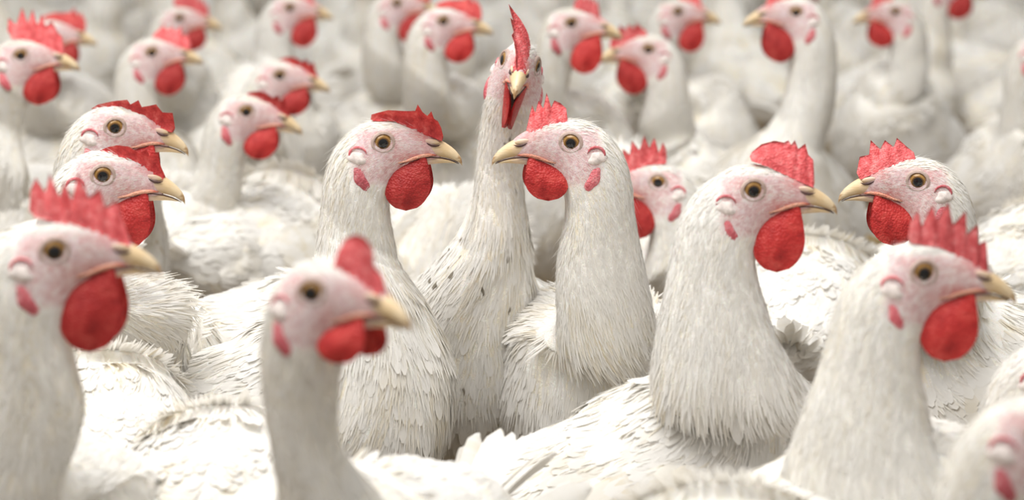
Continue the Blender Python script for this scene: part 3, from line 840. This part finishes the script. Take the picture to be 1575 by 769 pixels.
hen('very blurred hen at the bottom front, nearest the camera, rounded pink comb', (503, 446), 1.38, yaw=-34, pitch=0, hscale=0.94, zb=0.275, body=(572, 862, 1.58, -115, 6), comb='rounded', cs=1, wat=0.6, neck=0.80,
    way=[(510, 790, 1.42, 61)])
hen('upper of the two sharp left-side hens, floppy comb, just behind the lower', (182, 194), 2.12, yaw=-2, pitch=-6, body=(30, 470, 2.5, 10, 16), comb='floppy', cs=-1, wat=0.8)
hen('lower of the two sharp left-side hens facing right, thin folded comb', (164, 267), 1.92, yaw=-2, pitch=-4, body=(195, 600, 2.13, -78, 26), comb='thin_flop', cs=-1, wat=1.0,
    way=[(225, 545, 2.02, 82), (222, 480, 1.97, 68)])
hen('half-hidden hen facing left behind the large domed-comb hen', (1008, 278), 2.45, yaw=186, pitch=2, body=(1095, 430, 2.74, 178, 12), comb='notched', cs=1, wat=1.0)
hen('slim hen left of centre facing right, in front of its blurred double', (382, 170), 2.72, yaw=-3, pitch=-8, body=(230, 470, 2.80, 0, 30), neck=0.8, comb='thin_flop', cs=-1, wat=0.85,
    way=[(290, 350, 2.74, 66)])
hen('blurred hen just above and right of the slim one, dark red comb', (433, 115), 3.08, yaw=-4, pitch=-4, body=(350, 330, 3.34, 70, 20), comb='thin_flop', cs=-1, wat=0.8)
hen('upright hen at the upper left edge with tall spiky comb, facing right', (37, 84), 2.74, yaw=-3, pitch=0, body=(-10, 430, 2.86, -30, 30), neck=0.5, comb='tall_spiked', cs=1, wat=0.95,
    way=[(12, 340, 2.77, 44), (18, 260, 2.75, 34)])
hen('blurred hen hidden behind the upright upper left one', (78, 50), 3.35, yaw=0, comb='flat_spiked', body=(30, 230, 3.45, 10, 16), wat=0.8)
hen('blurred hen at upper left facing right, second from the edge, pink comb', (236, 80), 3.12, yaw=0, pitch=2, body=(145, 290, 3.12, 10, 18), comb='leaning', cs=1, wat=0.95)
hen('blurred hen farther back at upper left facing right under the frame edge', (278, 28), 3.7, yaw=0, comb='notched', cs=1, body=(225, 130, 3.86, 60, 18), wat=0.8)
hen('blurred hen cut by the top edge, left of centre, facing right', (447, 12), 3.6, yaw=0, comb='low_spiked', body=(405, 160, 3.66, -60, 25), wat=1.0)
hen('blurred hen at the top edge left of the middle pair, broad neck', (613, 5), 3.6, yaw=-6, comb='flat_spiked', body=(560, 140, 3.7, 0, 25), wat=1.0)
hen('blurred hen behind the sharp left-of-centre one, dark red flat comb', (684, 32), 3.15, yaw=-5, comb='flat_spiked', body=(655, 260, 3.36, -50, 25), wat=0.9)
hen('blurred hen right of the tall middle hen facing right, big wattle', (880, 35), 3.02, yaw=-5, pitch=-2, comb='low_spiked', body=(880, 300, 3.2, -70, 30), neck=0.62, wat=1.1)
hen('blurred hen facing left, spiked comb, right of the big-wattled one', (995, 75), 3.12, yaw=184, comb='leaning', body=(1085, 260, 3.14, 182, 22), wat=1.0,
    way=[(1030, 225, 3.16, 70)])
hen('blurred hen at the top facing right behind the left-facing spiked one', (1042, 18), 3.5, yaw=0, comb='low_spiked', body=(1070, 190, 3.6, -80, 25), wat=1.0, neck=0.7)
hen('blurred hen at upper right facing left with a thick neck and dark wattle', (1221, 18), 3.0, yaw=183, comb='low_spiked', body=(1210, 300, 3.1, -110, 30), wat=1.1,
    way=[(1226, 205, 3.02, 72)])
hen('faint hen at upper right facing left, right of the thick-necked one', (1374, 18), 3.7, yaw=183, comb='low_spiked', body=(1390, 170, 3.8, -120, 25), wat=0.9)
hen('hen at the right edge with only its white neck in view', (1600, 75), 3.3, yaw=-10, comb='low_spiked', body=(1560, 300, 3.4, -60, 30), wat=0.9, neck=0.8,
    way=[(1562, 240, 3.33, 62)])
hen('blurred hen in the bottom right corner, face cut by the frame', (1600, 660), 1.35, yaw=-8, comb='low_spiked', body=(1530, 900, 1.45, 20, 18), wat=0.9, pitch=-4)
hen('hen beyond the right edge, only a red wattle tip in view', (1628, 560), 1.7, yaw=-5, comb='low_spiked', body=(1620, 800, 1.78, 20, 18), wat=0.9)
# hens with their heads down or turned away: only the backs show
LOW = dict(comb='low_spiked', wat=0.8)
hen('white hen back low at bottom left, beside the blurred lower-left neck', (120, 690), 2.12, yaw=100, pitch=-40, body=(150, 755, 1.86, 100, 6), **LOW)
hen('sharp white hen back at left, behind the flat-combed hen', (600, 545), 2.30, yaw=0, pitch=-50, body=(425, 560, 2.24, 2, 8), **LOW)
hen('soft white hen back at the bottom, left of the very blurred hen', (330, 830), 2.0, yaw=90, pitch=-50, body=(335, 900, 1.72, 92, 2), bs=0.95, **LOW)
hen('cream-stained hen trunk behind the flat-combed hen, above the sharp back', (560, 420), 2.95, yaw=40, pitch=-50, body=(395, 410, 2.80, 60, 4), stain=0.6, **LOW)
hen('soft white hen back between the flat-combed hen and the tall middle hen', (690, 470), 2.6, yaw=0, pitch=-50, body=(665, 440, 2.78, -70, 4), **LOW)
hen('rounded fluffy hen trunk behind the domed-comb hen, left of lower right hen', (1180, 560), 2.60, yaw=80, pitch=-50, body=(1230, 440, 2.36, 80, 6), **LOW)
hen('blurred white hen back at the very bottom right of centre', (1130, 900), 1.72, yaw=100, pitch=-40, body=(1150, 955, 1.48, 100, 2), **LOW)

hen('white hen back at the right edge, behind the sharp left-facing hen', (1600, 560), 2.95, yaw=80, pitch=-50, body=(1580, 440, 2.62, 60, 4), **LOW)

# the far flock: three stances copied in rows
protos = []
far_label = 'faint blurred white hen far back in the flock, near the top edge'
spots = []
rf = random.Random(21)
yy = 3.9
while yy < 8.2:
    half = yy*0.225+0.25; xx = -half + rf.uniform(0, .2)
    while xx < half:
        p = (xx+rf.uniform(-.05, .05), yy+rf.uniform(-.07, .07))
        if all((p[0]-b[0])**2+(p[1]-b[1])**2 > 0.265**2 for b in BODIES+spots) and p[1] > 3.95: spots.append(p)
        xx += 0.34
    yy += 0.33
def far_proto(k, stance, comb, pit, low):
    # built in view far back, then moved to its own spot
    P = Vector((0, 6.0, 0))
    E = P + Vector(stance)
    return E
def project_px(P):
    d = CAMROT.inverted() @ (Vector(P)-Vector((0, 0, CAM_Z)))
    dep = -d.z; return 787.5+d.x/dep*FPX, 384.5-d.y/dep*FPX, dep
STANCES = [((0.12, 0.0, 0.49), 0, 'leaning', -4, 20), ((0.13, 0.03, 0.45), 40, 'notched', 2, 18), ((0.20, 0.0, 0.20), 0, 'low_spiked', -45, 2), ((0.115, -0.01, 0.51), -20, 'flat_spiked', 0, 24)]
for k, (off, hy, cb, pit, bp) in enumerate(STANCES):
    ex, ey, ed = project_px((off[0], 6+off[1], off[2])); bx, by_, bd = project_px((0, 6, 0.265))
    protos.append(hen(far_label, (ex, ey), ed, yaw=hy, pitch=pit, body=(bx, by_, bd, 0, bp), comb=cb, feathers=0.28, stain=0.7, group='hens far back', detail=3))
    BODIES.pop()
used = set()
for i, (x, y) in enumerate(spots):
    k = rf.choice([0, 1, 2, 2, 3]) if y > 3.4 else 2
    r_ = protos[k] if k not in used else copy_tree(protos[k])
    used.add(k)
    r_.location = (x, y, 0); r_.rotation_euler = (0, 0, rf.uniform(0, 6.283))
for k, p in enumerate(protos):
    if k not in used:
        for c in list(p.children_recursive): bpy.data.objects.remove(c)
        bpy.data.objects.remove(p)
